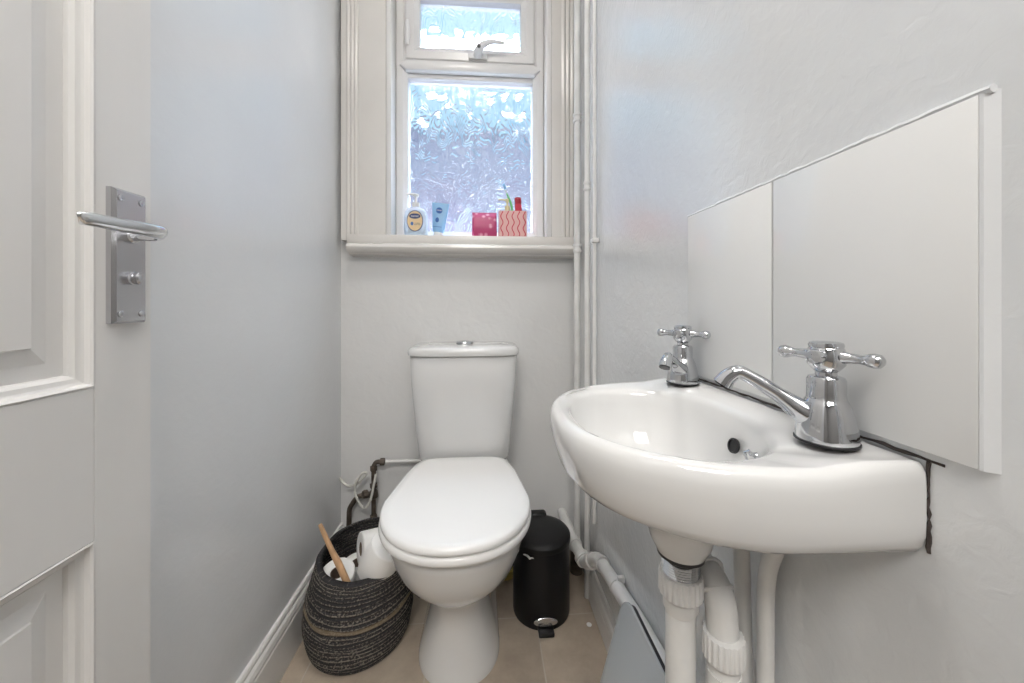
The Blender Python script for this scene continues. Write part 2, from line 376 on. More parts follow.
# opening sash above
frame('window_sash', WX0 + .040, WX1 - .040, 1.846, 2.135, .052, Y0 - .004, Y1 - .004, M['upvc'])
struct(mkbox('lower_glass_pane', WX0 + .040, WX1 - .040, 1.450, 1.456, WZ0 + .005, 1.79, M['pane'], wn))
struct(mkbox('upper_glass_pane', WX0 + .080, WX1 - .080, 1.446, 1.452, 1.886, 2.10, M['pane'], wn))
# casement handle on the sash bottom rail
hx, hz = -.026, 1.866
bm = bmesh.new(); box(bm, hx - .036, hx + .034, Y0 - .014, Y0 - .003, hz - .014, hz + .008, .003)
tube(bm, catmull([(hx, Y0 - .012, hz - .006), (hx + .002, Y0 - .032, hz + .006), (hx + .018, Y0 - .040, hz + .020), (hx + .05, Y0 - .043, hz + .031), (hx + .100, Y0 - .043, hz + .028)], 8), [.017, .017, .014, .011, .008, .006], flat=.7)
hd = link_mesh('window_handle', bm, M['whiteplastic'], wn)
mklathe('handle_lock', [(.0065, 0), (.0065, .004), (.004, .0045)], M['dark'], wn, 16, mtx=align((hx + .004, Y0 - .046, hz + .010), (0, -1, 0)))
bm = bmesh.new(); tube(bm, [(WX0 + .048, Y0 - .010, 1.895), (WX0 + .050, Y0 - .018, 1.92), (WX0 + .050, Y0 - .018, 1.955), (WX0 + .048, Y0 - .010, 1.985)], [.006, .009, .009, .006], flat=.8)
link_mesh('window_restrictor', bm, M['whiteplastic'], wn)

# the yard side: brick house opposite
hs = thing('brick_house', 'pinkish brick house outside seen blurred through the obscured glass', 'house', (0, 7.5, -1))
mkbox('wall', -5, 5, 7.5, 12, -3, 4.3, M['brick']).parent = None
bw = bpy.data.objects['wall']; bw.parent = hs; bw.location = (0, -7.5, 1)
bm = bmesh.new(); loft(bm, [[Vector((x, 7.2, 4.3)), Vector((x, 12.3, 4.3)), Vector((x, 9.75, 5.2))] for x in (-5.2, 5.2)])
rf = link_mesh('roof', bm, mat('slate_roof', (.30, .30, .36), .7, bump=.4, bscale=8)); rf.parent = hs; rf.location = (0, -7.5, 1)
for k, xx in enumerate((-2.4, -.2, 2.0)):
    o = mkbox('window', xx, xx + .9, 7.46, 7.52, 1.4, 2.7, mat('pale_render', (.75, .75, .80), .3), hs); o.location = (0, -7.5, 1)
struct(mkbox('ground_yard', -5.5, 5.5, 1.6, 12.5, -3.1, -3.0, mat('concrete', (.5, .5, .5), .9, var=.2)))

# ------------------------------------------------------------------ ceiling fill lamp, added above the frame to brighten the room
lp = thing('ceiling_fill_lamp', 'added round fill lamp with white rim, unseen above the room', 'lamp', (-.09, .45, ZC))
mklathe('rim', [(.001, -.001), (.145, -.001), (.150, -.012), (.148, -.035), (.001, -.035)], M['whiteplastic'], lp, 48)
mklathe('diffuser', [(.138, -.036), (.136, -.055), (.115, -.075), (.07, -.088), (.001, -.092)], M['lamp'], lp, 48)

# ------------------------------------------------------------------ door, opened back along the left wall
XD = -.467; DY0, DY1 = -.165, .554
dr = bpy.data.objects.new('door_1', None); C.objects.link(dr); dr['kind'] = 'structure'
cols = [(DY0 + .075, DY0 + .325), (.229, .479)]; rows = [(.20, .645), (.829, 1.86)]
bm = bmesh.new()
for y0, y1 in ((DY0, cols[0][0]), (cols[1][1], DY1)): box(bm, XD - .036, XD, y0, y1, .01, 1.975, .0006, 1)
for z0, z1 in ((.01, rows[0][0]), (rows[0][1], rows[1][0]), (rows[1][1], 1.975)): box(bm, XD - .036, XD - .0002, cols[0][0] + .0002, cols[1][1] - .0002, z0, z1, .0006, 1)
for z0, z1 in rows: box(bm, XD - .036, XD - .0002, cols[0][1], cols[1][0], z0 + .0002, z1 - .0002, .0006, 1)
struct(link_mesh('door_frame', bm, M['door'], dr, angle=20, merge=False))
for (y0, y1) in cols:
    for (z0, z1) in rows:
        bm = bmesh.new(); R = []
        for ins, dep in ((0, 0), (.002, .001), (.004, -.001), (.0055, -.006), (.008, -.0075), (.013, -.0085), (.0165, -.012), (.0175, -.017), (.019, -.017), (.034, -.017), (.052, -.012), (.053, -.010)):
            R.append([Vector((XD + dep, y0 + ins, z0 + ins)), Vector((XD + dep, y1 - ins, z0 + ins)), Vector((XD + dep, y1 - ins, z1 - ins)), Vector((XD + dep, y0 + ins, z1 - ins))])
        loft(bm, R, False, True)
        struct(link_mesh('door_panel', bm, M['door'], dr, angle=15))
# handle plate, screws, lever, thumb turn
hy = .5145
bm = bmesh.new(); R = []
for ins, dx in ((0, 0), (0, .006), (.003, .010)):
    R.append([Vector((XD + dx, hy - .0225 + ins, .904 + ins)), Vector((XD + dx, hy + .0225 - ins, .904 + ins)), Vector((XD + dx, hy + .0225 - ins, 1.0745 - ins)), Vector((XD + dx, hy - .0225 + ins, 1.0745 - ins))])
loft(bm, R); pl = struct(link_mesh('door_handle_plate', bm, M['satin'], dr, angle=20))
for sy in (-.014, .014):
    for z in (.916, 1.0625):
        mklathe('screw', [(.0042, 0), (.0042, .001), (.003, .0018), (.0012, .0012)], M['satin'], pl, 16, mtx=align((XD + .010, hy + sy, z), (1, 0, 0)))
bm = bmesh.new()
lathe(bm, [(.011, 0), (.011, .004), (.009, .006)], 24, align((XD + .010, hy, 1.018), (1, 0, 0)))
tube(bm, catmull([(XD + .010, hy, 1.018), (XD + .030, hy, 1.018), (XD + .046, hy - .001, 1.0185), (XD + .055, hy - .012, 1.019), (XD + .057, hy - .030, 1.019), (XD + .055, hy - .066, 1.0185), (XD + .050, hy - .094, 1.0185), (XD + .046, hy - .099, 1.0180)], 6), [.0085, .0085, .0088, .0090, .0088, .0078, .0074, .0070], n=20, flat=.55, up=(1, 0, 0))
lv = link_mesh('door_lever', bm, M['polished'], dr)
bm = bmesh.new(); lathe(bm, [(.0085, 0), (.0085, .003), (.007, .004)], 24, align((XD + .010, hy, .962), (1, 0, 0)))
lathe(bm, [(.0062, 0), (.0070, .004), (.0070, .008), (.0050, .010), (.001, .0105)], 20, align((XD + .012, hy, .962), (1, 0, 0)) @ Matrix.Diagonal((.8, 1.15, 1, 1)))
link_mesh('thumb_turn', bm, M['satin'], dr)

# ------------------------------------------------------------------ wall tiles over the basin
def tile(y0, y1, z0, z1, label):
    bm = bmesh.new(); box(bm, .3335, XR + .0005, y0, y1, z0, z1, .0012, 2)
    return tag(link_mesh('splashback_tile', bm, M['tile']), label, 'tile', 'splashback tiles above the basin')
tile(.2275, .407, .8165, 1.0715, 'white ceramic wall tile behind the near tap, the closer of two')
tile(.4095, .588, .8165, 1.0715, 'white ceramic wall tile behind the far tap, toward the window')
bm = bmesh.new()      # rough filler bead along the top and the near edge
random.seed(3)
pts = [Vector((.3368, .2215 + .368 * i / 46, 1.0730 + random.uniform(-.0005, .0007))) for i in range(47)]
tube(bm, pts, [random.uniform(.0022, .0036) for _ in pts], n=8)
loft(bm, [[Vector((x, y, z)) for x, y in ((.3342, .2272), (.3345, .2250), (.3368, .2228), (.3400, .2200), (.3400, .2272))] for z in (.8165, .90, .98, 1.072)])
tag(link_mesh('filler_bead', bm, M['wall']), 'rough white filler bead along the top and near edge of the splashback tiles', 'filler')
bm = bmesh.new()
pts = [Vector((.3398, .590 - .340 * i / 40, .8092 + random.uniform(-.0006, .0009))) for i in range(41)]
tube(bm, pts, [random.uniform(.0008, .0020) for _ in pts], n=6)
pts = [Vector((.3395, .2600 - random.uniform(-.0004, .0006), .808 - .070 * i / 16)) for i in range(17)]
tube(bm, pts, [random.uniform(.0004, .0018) for _ in pts], n=6)
tag(link_mesh('sealant_bead', bm, M['grime']), 'dark mouldy sealant line where the basin meets the wall', 'sealant')

# ------------------------------------------------------------------ basin
BY = .430; BC = Vector((.215, BY))
zb = lambda z, k=1.0: (lambda p: z - .007 * k * min(1, max(0, (.338 - p.x) / .10)))
zu = lambda z: (lambda p: z + .0055 * min(1, max(0, (p.x - .262) / .040)))
half = [(.338, .1700), (.30, .1702), (.26, .1685), (.22, .1640), (.18, .1530), (.145, .1340), (.113, .1060), (.0915, .0700), (.082, .034), (.0795, 0)]
hp = [Vector((x, d, 0)) for x, d in half]; sm = catmull(hp, 6)
poly = [(p.x, BY + p.y) for p in sm] + [(p.x, BY - p.y) for p in reversed(sm[:-1])]
def ray_out(poly, c, a):
    d = Vector((math.cos(a), math.sin(a))); best = 0
    n = len(poly)
    for i in range(n):
        p = Vector(poly[i]) - c; q = Vector(poly[(i + 1) % n]) - c; e = q - p
        den = d.x * e.y - d.y * e.x
        if abs(den) < 1e-12: continue
        t = (p.x * e.y - p.y * e.x) / den; s = (p.x * d.y - p.y * d.x) / den
        if -1e-9 <= s <= 1 + 1e-9 and t > best: best = t
    return best
NB = 128; ANG = [2 * PI * (i + .5) / NB for i in range(NB)]
# snap two rays onto the back corners
for sgn in (1, -1):
    ca_ = math.atan2(sgn * .17, .338 - BC.x) % (2 * PI); k = min(range(NB), key=lambda i: abs(ANG[i] - ca_)); ANG[k] = ca_
OUT = [BC + ray_out(poly, BC, a) * Vector((math.cos(a), math.sin(a))) for a in ANG]
def bring(fn, z):      # ring: fn(i, outline point) -> (x,y)
    return [Vector((*fn(i, OUT[i]), z(OUT[i]) if callable(z) else z)) for i in range(NB)]
def bringz(fn, z):  # the deck rises a little toward the wall
    return [Vector((*q, zu(z)(Vector(q)))) for q in (fn(i, OUT[i]) for i in range(NB))]
def inset(front, back):
    def f(i, p):
        wgt = min(1, max(0, (.338 - p.x) / .253)) ** .8; k = back + (front - back) * wgt
        v = BC - p; v = v.normalized() * k; 
        if p.x > .3375: v.x = 0; v.y *= .9
        q = p + v; return (min(q.x, .338), q.y)
    return f
DR = Vector((.2295, .420))
def ell(cx, cy, rx, ry, e=2.0):
    def f(i, p):
        a = ANG[i]; c, s = math.cos(a), math.sin(a)
        return (cx + rx * math.copysign(abs(c) ** (2 / e), c), cy + ry * math.copysign(abs(s) ** (2 / e), s))
    return f
rings = [bring(ell(DR.x, DR.y, .006, .006), .684), bring(ell(DR.x, DR.y, .022, .022), .6845), bring(ell(DR.x, DR.y, .030, .030), .6865),
         bring(ell(.210, .425, .050, .062, 2.1), .694), bring(ell(.205, .428, .068, .088, 2.2), .708), bring(ell(.203, .429, .080, .106, 2.3), .730),
         bring(ell(.202, .430, .087, .117, 2.35), .755), bring(ell(.201, .430, .091, .122, 2.4), .776), bringz(ell(.201, .430, .0935, .125, 2.4), .789),
         bringz(ell(.201, .430, .0965, .1285, 2.4), .7945), bringz(ell(.201, .430, .1015, .134, 2.4), .7975)]
rings += [bring(inset(.0135, .012), zu(.8005)), bring(inset(.009, .008), zu(.8010)), bring(inset(.0045, .004), zu(.7985)), bring(inset(.0015, .001), zu(.794)), bring(inset(0, 0), zu(.786)),
          bring(inset(.0005, 0), .775), bring(inset(.004, 0), .762), bring(inset(.009, .0005), zb(.750)), bring(inset(.017, .004), zb(.741)), bring(inset(.028, .010), zb(.7345))]
def blend(t, tgt, zt, z0):
    A = bring(inset(.028, .010), zb(.7345)); B = bring(tgt, zt)
    return [Vector((a.x + (b.x - a.x) * t, a.y + (b.y - a.y) * t, min(z0, a.z - .0005 - .012 * t))) for a, b in zip(A, B)]
tg = ell(DR.x, DR.y, .036, .036)
rings += [blend(.22, tg, .66, .727), blend(.45, tg, .66, .715), blend(.66, tg, .66, .700), blend(.84, tg, .66, .684), blend(.95, tg, .66, .672), bring(tg, .662),
          bring(ell(DR.x, DR.y, .0345, .0345), .655), bring(ell(DR.x, DR.y, .0305, .0305), .647), bring(ell(DR.x, DR.y, .0268, .0268), .640), bring(ell(DR.x, DR.y, .004, .004), .640)]
bs = thing('wash_basin', 'small white ceramic wall-hung cloakroom basin with two chrome taps', 'basin', (.338, BY, .70))
bm = bmesh.new(); off = Vector((.338, BY, .70)); loft(bm, [[p - off for p in r] for r in rings])
link_mesh('bowl', bm, M['ceramic'], bs, angle=60)
# overflow hole, waste ring, chain stay set in the back of the bowl
def child_at(o): o.location = o.location - off; return o
child_at(mklathe('overflow_hole', [(.0085, 0), (.0085, .0022), (.0070, .0026), (.0066, .0010), (.0005, .0010)], M['black'], bs, 24, mtx=align((.2855, .405, .766), (-1, -.05, .25))))
child_at(mklathe('waste_ring', [(.024, 0), (.024, .002), (.018, .003), (.014, .001)], M['chrome'], bs, 24, mtx=align((DR.x, DR.y, .6850), (0, 0, 1))))
bm = bmesh.new(); mt = align((.2850, .366, .770), (-1, .25, .3)) @ Matrix.Scale(.72, 4); lathe(bm, [(.0065, 0), (.0065, .002), (.0045, .004), (.003, .009), (.0038, .012), (.002, .014)], 20, mt)
tube(bm, [mt @ Vector(p) for p in ((0, 0, .010), (.001, .004, .016), (0, -.001, .020))] + [Vector((.2735, .367, .764)), Vector((.2725, .367, .757))], .0016, n=8)
child_at(link_mesh('chain_stay', bm, M['chrome'], bs))

# ------------------------------------------------------------------ pillar taps
def tap(x, y, z, spout, tipz, arm, label):
    t = thing('pillar_tap', label, 'tap', (x, y, z), group='chrome pillar taps on the basin')
    t.scale = (1, 1, .955)
    mklathe('washer', [(.0238, 0), (.0238, .0015), (.0225, .002)], M['black'], t, 40)
    prof = [(.0228, .002), (.0230, .0045), (.0226, .008), (.0216, .016), (.0198, .026), (.0176, .034), (.0160, .038), (.0150, .0395), (.0145, .041), (.0143, .045), (.0143, .058), (.0130, .0605), (.0100, .0615), (.0080, .062)]
    bm = bmesh.new(); lathe(bm, prof, 40); link_mesh('body', bm, M['chrome'], t, angle=40)
    sx, sy = spout; L = math.hypot(sx, sy); ux, uy = sx / L, sy / L
    bm = bmesh.new()
    P = catmull([(ux * .002, uy * .002, .020), (ux * .018, uy * .018, .026), (sx * .5, sy * .5, .026 + (tipz - .026) * .46), (sx * .84, sy * .84, tipz - .001), (sx * .95, sy * .95, tipz + .0015), (sx + ux * .004, sy + uy * .004, tipz - .004), (sx + ux * .009, sy + uy * .009, tipz - .0115)], 6)
    tube(bm, P, [.0145, .0115, .0072, .0066, .0070, .0078, .0088], n=24)
    link_mesh('spout', bm, M['chrome'], t, angle=50)
    mklathe('aerator', [(.0072, .0005), (.0072, -.0010)], M['dark'], t, 20, mtx=align((sx + ux * .0092, sy + uy * .0092, tipz - .0119), (-ux * .55, -uy * .55, .85)))
    # cross handle
    ax, ay = arm; L = math.hypot(ax, ay); ax /= L; ay /= L
    hprof = [(.0080, .061), (.0080, .065), (.0108, .068), (.0138, .072), (.0145, .079), (.0135, .086), (.0125, .088), (.0130, .090), (.0122, .0925), (.010, .0935), (.001, .0940)]
    bm = bmesh.new(); lathe(bm, hprof, 32)
    for dx, dy in ((ax, ay), (-ax, -ay), (-ay, ax), (ay, -ax)):
        lathe(bm, [(.0062, .012), (.0048, .018), (.0042, .025), (.0050, .029), (.0060, .031), (.0066, .0345), (.0058, .038), (.0030, .0402), (.0005, .0408)] if (dx * ax + dy * ay) ** 2 > .5 else [(.0075, .011), (.0070, .014), (.0072, .017), (.0060, .020), (.0005, .0215)], 20, align((0, 0, .080), (dx, dy, 0)))
    link_mesh('cross_handle', bm, M['chrome'], t, angle=40)
    return t
tap(.3070, .3125, .8060, (-.066, .032), .058, (-.32, .95), 'larger-looking chrome pillar tap at the near end of the basin')
tap(.3075, .556, .8060, (-.052, -.052), .048, (-.62, .78), 'chrome pillar tap at the far end of the basin, toward the window')

# ------------------------------------------------------------------ pipework under the basin
wt = thing('waste_trap', 'white plastic waste trap with ribbed nuts under the basin', 'trap', (DR.x, DR.y, .634))
def wchild(o): o.location = (-DR.x, -DR.y, -.634); return o
wchild(mklathe('rubber_washer', [(.0250, .635), (.0262, .636), (.0262, .6395), (.002, .6395), (.002, .635)], M['black'], wt, 32, mtx=Matrix.Translation((DR.x, DR.y, 0))))
thr = [(.0205, .635)]
for k in range(9): thr += [(.0212, .6330 - k * .0028), (.0200, .6316 - k * .0028)]
wchild(mklathe('threaded_tail', [(.002, .635)] + thr + [(.002, .606)], M['chrome'], wt, 32, mtx=Matrix.Translation((DR.x, DR.y, 0))))
def ribbed(name, mtx, r, L, parent, ribs=22):
    bm = bmesh.new(); n = ribs * 4; R = []
    for rr, z in ((r * .88, 0), (r * .97, .001), (r, .004), (r, L - .003), (r * .95, L), (r * .80, L)):
        R.append([mtx @ Vector(((rr + (.0012 if (i % 4) < 2 and z not in (0, L) else 0)) * math.cos(2 * PI * i / n), (rr + (.0012 if (i % 4) < 2 and z not in (0, L) else 0)) * math.sin(2 * PI * i / n), z)) for i in range(n)])
    loft(bm, R); return link_mesh(name, bm, M['pipe'], parent, angle=30)
wchild(ribbed('coupling_nut', align((DR.x, DR.y, .6145), (0, 0, -1)), .0232, .027, wt))
P = rounded_path([(DR.x, DR.y, .578), (DR.x, DR.y, .352), (.250, .470, .352), (.262, .478, .352), (.272, .480, .60), (.272, .400, .60), (.272, .395, .505)], .042, 8)
bm = bmesh.new(); lathe(bm, [(.0195, .588), (.0195, .574), (.0180, .571), (.0172, .569)], 32, Matrix.Translation((DR.x, DR.y, 0)))
tube(bm, rounded_path([(DR.x, DR.y, .575), (DR.x, DR.y, .352), (.255, .476, .352), (.264, .478, .606), (.268, .404, .610), (.269, .400, .515)], .036, 10), .0166, n=24)
wchild(link_mesh('trap_pipe', bm, M['pipe'], wt, angle=40))
for p, d in (((.2672, .432, .6065), (.02, -1, -.25)), ((.2680, .416, .5975), (.02, -.7, -.7))):
    wchild(mklathe('bend_ring', [(.0166, 0), (.0205, .001), (.0212, .003), (.0205, .005), (.0166, .006)], M['pipe'], wt, 28, mtx=align(p, d)))
wchild(ribbed('coupling_nut', align((.269, .400, .558), (0, 0, -1)), .0208, .030, wt))
wchild(mktube('outlet_pipe', rounded_path([(.269, .400, .516), (.269, .400, .335)], .03), .0180, M['pipe'], wt, n=24))

tag(mktube('waste_pipe', rounded_path([(.289, 1.376, .143), (.291, 1.17, .150), (.300, 1.085, .150), (.318, 1.035, .205), (.3205, .96, .222), (.3205, .76, .262), (.3205, .53, .287), (.288, .475, .294), (.269, .400, .300), (.269, .400, .333)], .026, 8), .0170, M['pipe'], n=24),
    'white plastic waste pipe running low along the right wall', 'pipe')
wp = bpy.data.objects['waste_pipe']
def ringat(p, d, name='elbow_collar', r=.0215, L=.014):
    return mklathe(name, [(.016, 0), (r, .0005), (r, L), (.016, L + .0005)], M['pipe'], wp, 28, mtx=align(p, d))
ringat((.291, 1.185, .1495), (0, -1, .03)); ringat((.296, 1.120, .150), (.2, -1, .0), r=.0230, L=.018); ringat((.3075, 1.066, .172), (.3, -.8, .7), r=.0225); ringat((.3195, 1.000, .214), (.03, -1, .2), r=.0205)
bm = bmesh.new(); lathe(bm, [(.0160, 0), (.0188, .0005), (.0188, .010), (.0160, .0105)], 28, align((.3205, .885, .237), (0, -1, .2))); box(bm, .322, .3395, .874, .886, .250, .264, .002)
link_mesh('pipe_clip', bm, M['pipe'], wp)

tag(mktube('supply_pipe', rounded_path([(.314, .437, .722), (.316, .437, .66), (.320, .436, .50), (.3225, .436, .0)], .03), .0092, M['pipe'], n=20), 'straight white painted supply pipe under the basin, beside the trap', 'pipe', 'painted pipes')
tag(mktube('supply_pipe', catmull([(.316, .352, .722), (.3175, .364, .695), (.320, .388, .655), (.3225, .4025, .61), (.3225, .404, .54), (.3225, .404, .40), (.3225, .404, .0)], 8), .0088, M['pipe'], n=20), 'curved white painted supply pipe under the near end of the basin', 'pipe', 'painted pipes')

# vertical pipes in the right-hand corner
def vpipe(x, y, r, z0, z1, label, joints):
    t = thing('riser_pipe', label, 'pipe', (x, y, z0), group='vertical pipes in the window corner')
    random.seed(int(y * 1000))
    bm = bmesh.new(); pts = [Vector((random.uniform(-.0006, .0006), random.uniform(-.0006, .0006), (z1 - z0) * i / 24)) for i in range(25)]
    tube(bm, pts, r, n=16); link_mesh('tube', bm, M['pipe'], t)
    for z in joints:
        mklathe('joint', [(r * .9, -.016), (r * 1.32, -.014), (r * 1.4, -.008), (r * 1.12, -.004), (r * 1.12, .004), (r * 1.4, .008), (r * 1.32, .014), (r * .9, .016)], M['pipe'], t, 20, loc=(0, 0, z - z0))
    return t
vpipe(.3185, 1.262, .0110, 0, ZC, 'thick white painted vertical pipe nearest the window casing', [1.57, 1.12, .36])
vpipe(.3225, 1.150, .0085, 0, ZC, 'middle white painted vertical pipe reaching the floor in the corner', [1.30, .42])
vpipe(.3275, 1.088, .0058, .27, ZC, 'thin white vertical pipe farthest from the window', [])
o = mkbox('pipe_bracket', .318, .3395, 1.076, 1.100, 1.110, 1.124, M['pipe'], None, .003); tag(o, 'small white bracket clamping the thin vertical pipe above sill height', 'bracket', 'pipe brackets')
o = mkbox('pipe_bracket', .318, .3395, 1.076, 1.100, .385, .402, M['pipe'], None, .003); tag(o, 'small white bracket clamping the thin vertical pipe just behind the basin', 'bracket', 'pipe brackets')
tag(mklathe('pipe_sleeve', [(.0115, 0), (.022, .001), (.021, .06), (.017, .085), (.0115, .086)], M['copper'], None, 20, loc=(.3155, 1.262, 0)), 'dark sleeve round the corner pipe at the floor', 'sleeve')  # dark collar for the dark patch at the pipe foot

# valve and pipes left of the toilet
vp = thing('stop_valve', 'tarnished brass stop valve and fittings on the back wall above the basket', 'valve', (-.394, 1.345, .30))
def vch(o): o.location = (.394, -1.345, -.30); return o
vch(mktube('tarnished_pipe', rounded_path([(-.394, 1.345, .0), (-.394, 1.345, .352), (-.386, 1.345, .366), (-.365, 1.345, .366)], .01), .0080, M['copper'], vp, n=14))
for nm, pr, n, p, d in (('compression_nut', [(.0085, 0), (.0125, .001), (.0125, .016), (.0085, .017)], 6, (-.394, 1.345, .335), (0, 0, 1)),
        ('compression_nut', [(.0085, 0), (.013, .001), (.013, .014), (.0085, .015)], 6, (-.394, 1.345, .275), (0, 0, 1)),
        ('valve_body', [(.009, 0), (.0145, .006), (.0145, .026), (.009, .032)], 20, (-.394, 1.345, .236), (0, 0, 1)),
        ('compression_nut', [(.0085, 0), (.0125, .001), (.0125, .018), (.0085, .019)], 6, (-.394, 1.345, .16), (0, 0, 1)),
        ('compression_nut', [(.0085, 0), (.0125, .001), (.0125, .016), (.0085, .017)], 6, (-.372, 1.345, .366), (1, 0, 0))):
    vch(mklathe(nm, pr, M['copper'], vp, n, mtx=align(p, d), angle=25))
bm = bmesh.new(); lathe(bm, [(.005, 0), (.005, .018), (.014, .019), (.015, .026), (.012, .034), (.004, .035)], 8, align((-.398, 1.340, .262), (-.7, -.7, .1)))
vch(link_mesh('valve_handle', bm, M['copper'], vp, angle=25))
vch(mktube('branch_pipe', rounded_path([(-.394, 1.345, .250), (-.450, 1.345, .247), (-.478, 1.345, .205), (-.482, 1.345, .0)], .015), [.0085] * 3, M['copper'], vp, n=14))
tag(mktube('cistern_pipe', [(-.352, 1.345, .366), (-.200, 1.345, .366)], .0066, M['pipe'], n=14), 'thin white pipe running along the back wall into the cistern', 'pipe')
tag(mktube('earth_cable', catmull([(-.512, 1.350, .312), (-.496, 1.340, .297), (-.47, 1.330, .290), (-.440, 1.325, .305), (-.412, 1.322, .335), (-.425, 1.320, .338), (-.447, 1.318, .305), (-.445, 1.316, .262), (-.420, 1.314, .222), (-.398, 1.312, .240), (-.385, 1.318, .300), (-.382, 1.330, .330)], 8), .0042, M['cable'], n=10), 'looped pale cable hanging by the valve in the left corner', 'cable')

# ------------------------------------------------------------------ toilet
TX = -.0685
def dring(rx, yf, yb, z, yc=None, wb=1.0, ef=2.0, n=72):
    """closed ring, front half an ellipse, back half a straight-sided taper to half width rx*wb"""
    yc = yc if yc is not None else yf + (yb - yf) * .42
    out = []
    for i in range(n):
        a = 2 * PI * i / n; c, s = math.cos(a), math.sin(a)
        if s <= 0:
            x = rx * math.copysign(abs(c) ** (2 / ef), c); y = yc + (yc - yf) * -abs(s) ** (2 / ef)
        else:
            e = 9.0; u_ = math.copysign(abs(c) ** (2 / e), c); v_ = s ** (2 / e)
            x = u_ * (rx + (rx * wb - rx) * v_ ** 1.35); y = yc + (yb - yc) * v_
        out.append(Vector((TX + x, y, z)))
    return out
tl = thing('toilet', 'white close-coupled toilet with lid down against the window wall', 'toilet', (TX, 1.1, 0))
def tch(o): o.location = (-TX, -1.1, 0); return o
R = [dring(.108, .898, 1.28, 0, 1.02, .95, 2.2), dring(.108, .898, 1.28, .010, 1.02, .95, 2.2), dring(.104, .902, 1.28, .022, 1.02, .95, 2.2), dring(.094, .911, 1.275, .06, 1.03, .95, 2.2), dring(.080, .916, 1.27, .12, 1.03, 1, 2.2), dring(.075, .912, 1.265, .17, 1.03, 1, 2.1),
     dring(.0765, .900, 1.265, .205, 1.03, 1, 2.1), dring(.082, .885, 1.265, .213, 1.02, 1, 2.0), dring(.100, .860, 1.265, .228, 1.00, .85), dring(.122, .832, 1.27, .250, .98, .75), dring(.140, .805, 1.28, .278, .96, .72), dring(.153, .782, 1.30, .310, .95, .72), dring(.162, .766, 1.32, .345, .94, .74),
     dring(.168, .755, 1.34, .375, .935, .80), dring(.170, .751, 1.35, .388, .93, .82), dring(.1695, .752, 1.35, .398, .93, .82), dring(.166, .756, 1.348, .402, .93, .82)]
bm = bmesh.new(); loft(bm, R); tch(link_mesh('pan', bm, M['ceramic'], tl, angle=50))
R = [dring(.175, .746, 1.178, .404, .932, .74, 2.15), dring(.182, .738, 1.182, .406, .932, .745, 2.15), dring(.184, .736, 1.183, .412, .935, .75, 2.15), dring(.183, .737, 1.183, .420, .935, .75, 2.15), dring(.179, .741, 1.182, .424, .935, .75, 2.15)]
bm = bmesh.new(); loft(bm, R); tch(link_mesh('seat', bm, M['seat'], tl, angle=60))
R = [dring(.175, .745, 1.178, .4262, .932, .74, 2.15), dring(.180, .739, 1.180, .4275, .932, .745, 2.15), dring(.1815, .7375, 1.181, .432, .935, .75, 2.15), dring(.180, .739, 1.181, .438, .935, .75, 2.15), dring(.175, .744, 1.179, .4425, .932, .745, 2.15), dring(.155, .757, 1.172, .4445, .932, .74, 2.15), dring(.10, .81, 1.14, .4455, .932, .74, 2.15)]
bm = bmesh.new(); loft(bm, R); tch(link_mesh('lid', bm, M['seat'], tl, angle=60))
for sx in (-.075, .075): tch(mktube('hinge', [(TX + sx - .018, 1.192, .420), (TX + sx + .018, 1.192, .420)], .009, M['whiteplastic'], tl, n=14))
def cring(w, yf, yb, z, e=6.0, bow=.012, n=96):
    yc = (yf + yb) / 2; out = []
    for i in range(n):
        a = 2 * PI * (i + .5) / n; c, s = math.cos(a), math.sin(a)
        x = w * math.copysign(abs(c) ** (2 / e), c); y = (yb - yf) / 2 * math.copysign(abs(s) ** (2 / e), s)
        if s < 0: y -= bow * (1 - (x / w) ** 2) - bow * .2
        out.append(Vector((TX + x, yc + y, z)))
    return out
R = [cring(.126, 1.225, 1.350, .404), cring(.143, 1.212, 1.360, .410), cring(.150, 1.205, 1.362, .425), cring(.157, 1.198, 1.364, .50), cring(.164, 1.190, 1.365, .58), cring(.171, 1.184, 1.366, .66), cring(.175, 1.180, 1.366, .757), cring(.173, 1.182, 1.365, .760)]
bm = bmesh.new(); loft(bm, R); tch(link_mesh('cistern', bm, M['ceramic'], tl, angle=50))
R = [cring(.176, 1.176, 1.368, .7615), cring(.180, 1.171, 1.370, .763), cring(.181, 1.170, 1.370, .768), cring(.181, 1.170, 1.370, .779), cring(.175, 1.174, 1.369, .786), cring(.165, 1.184, 1.362, .790), cring(.120, 1.215, 1.335, .7925)]
bm = bmesh.new(); loft(bm, R); tch(link_mesh('cistern_lid', bm, M['ceramic'], tl, angle=60))
fb = mklathe('flush_button', [(.030, .791), (.030, .796), (.027, .8005), (.025, .8002), (.012, .803), (.001, .8035)], M['chrome'], tl, 32, mtx=Matrix.Translation((TX + .0, 1.262, 0)) @ Matrix.Diagonal((1, .8, 1, 1))); tch(fb)

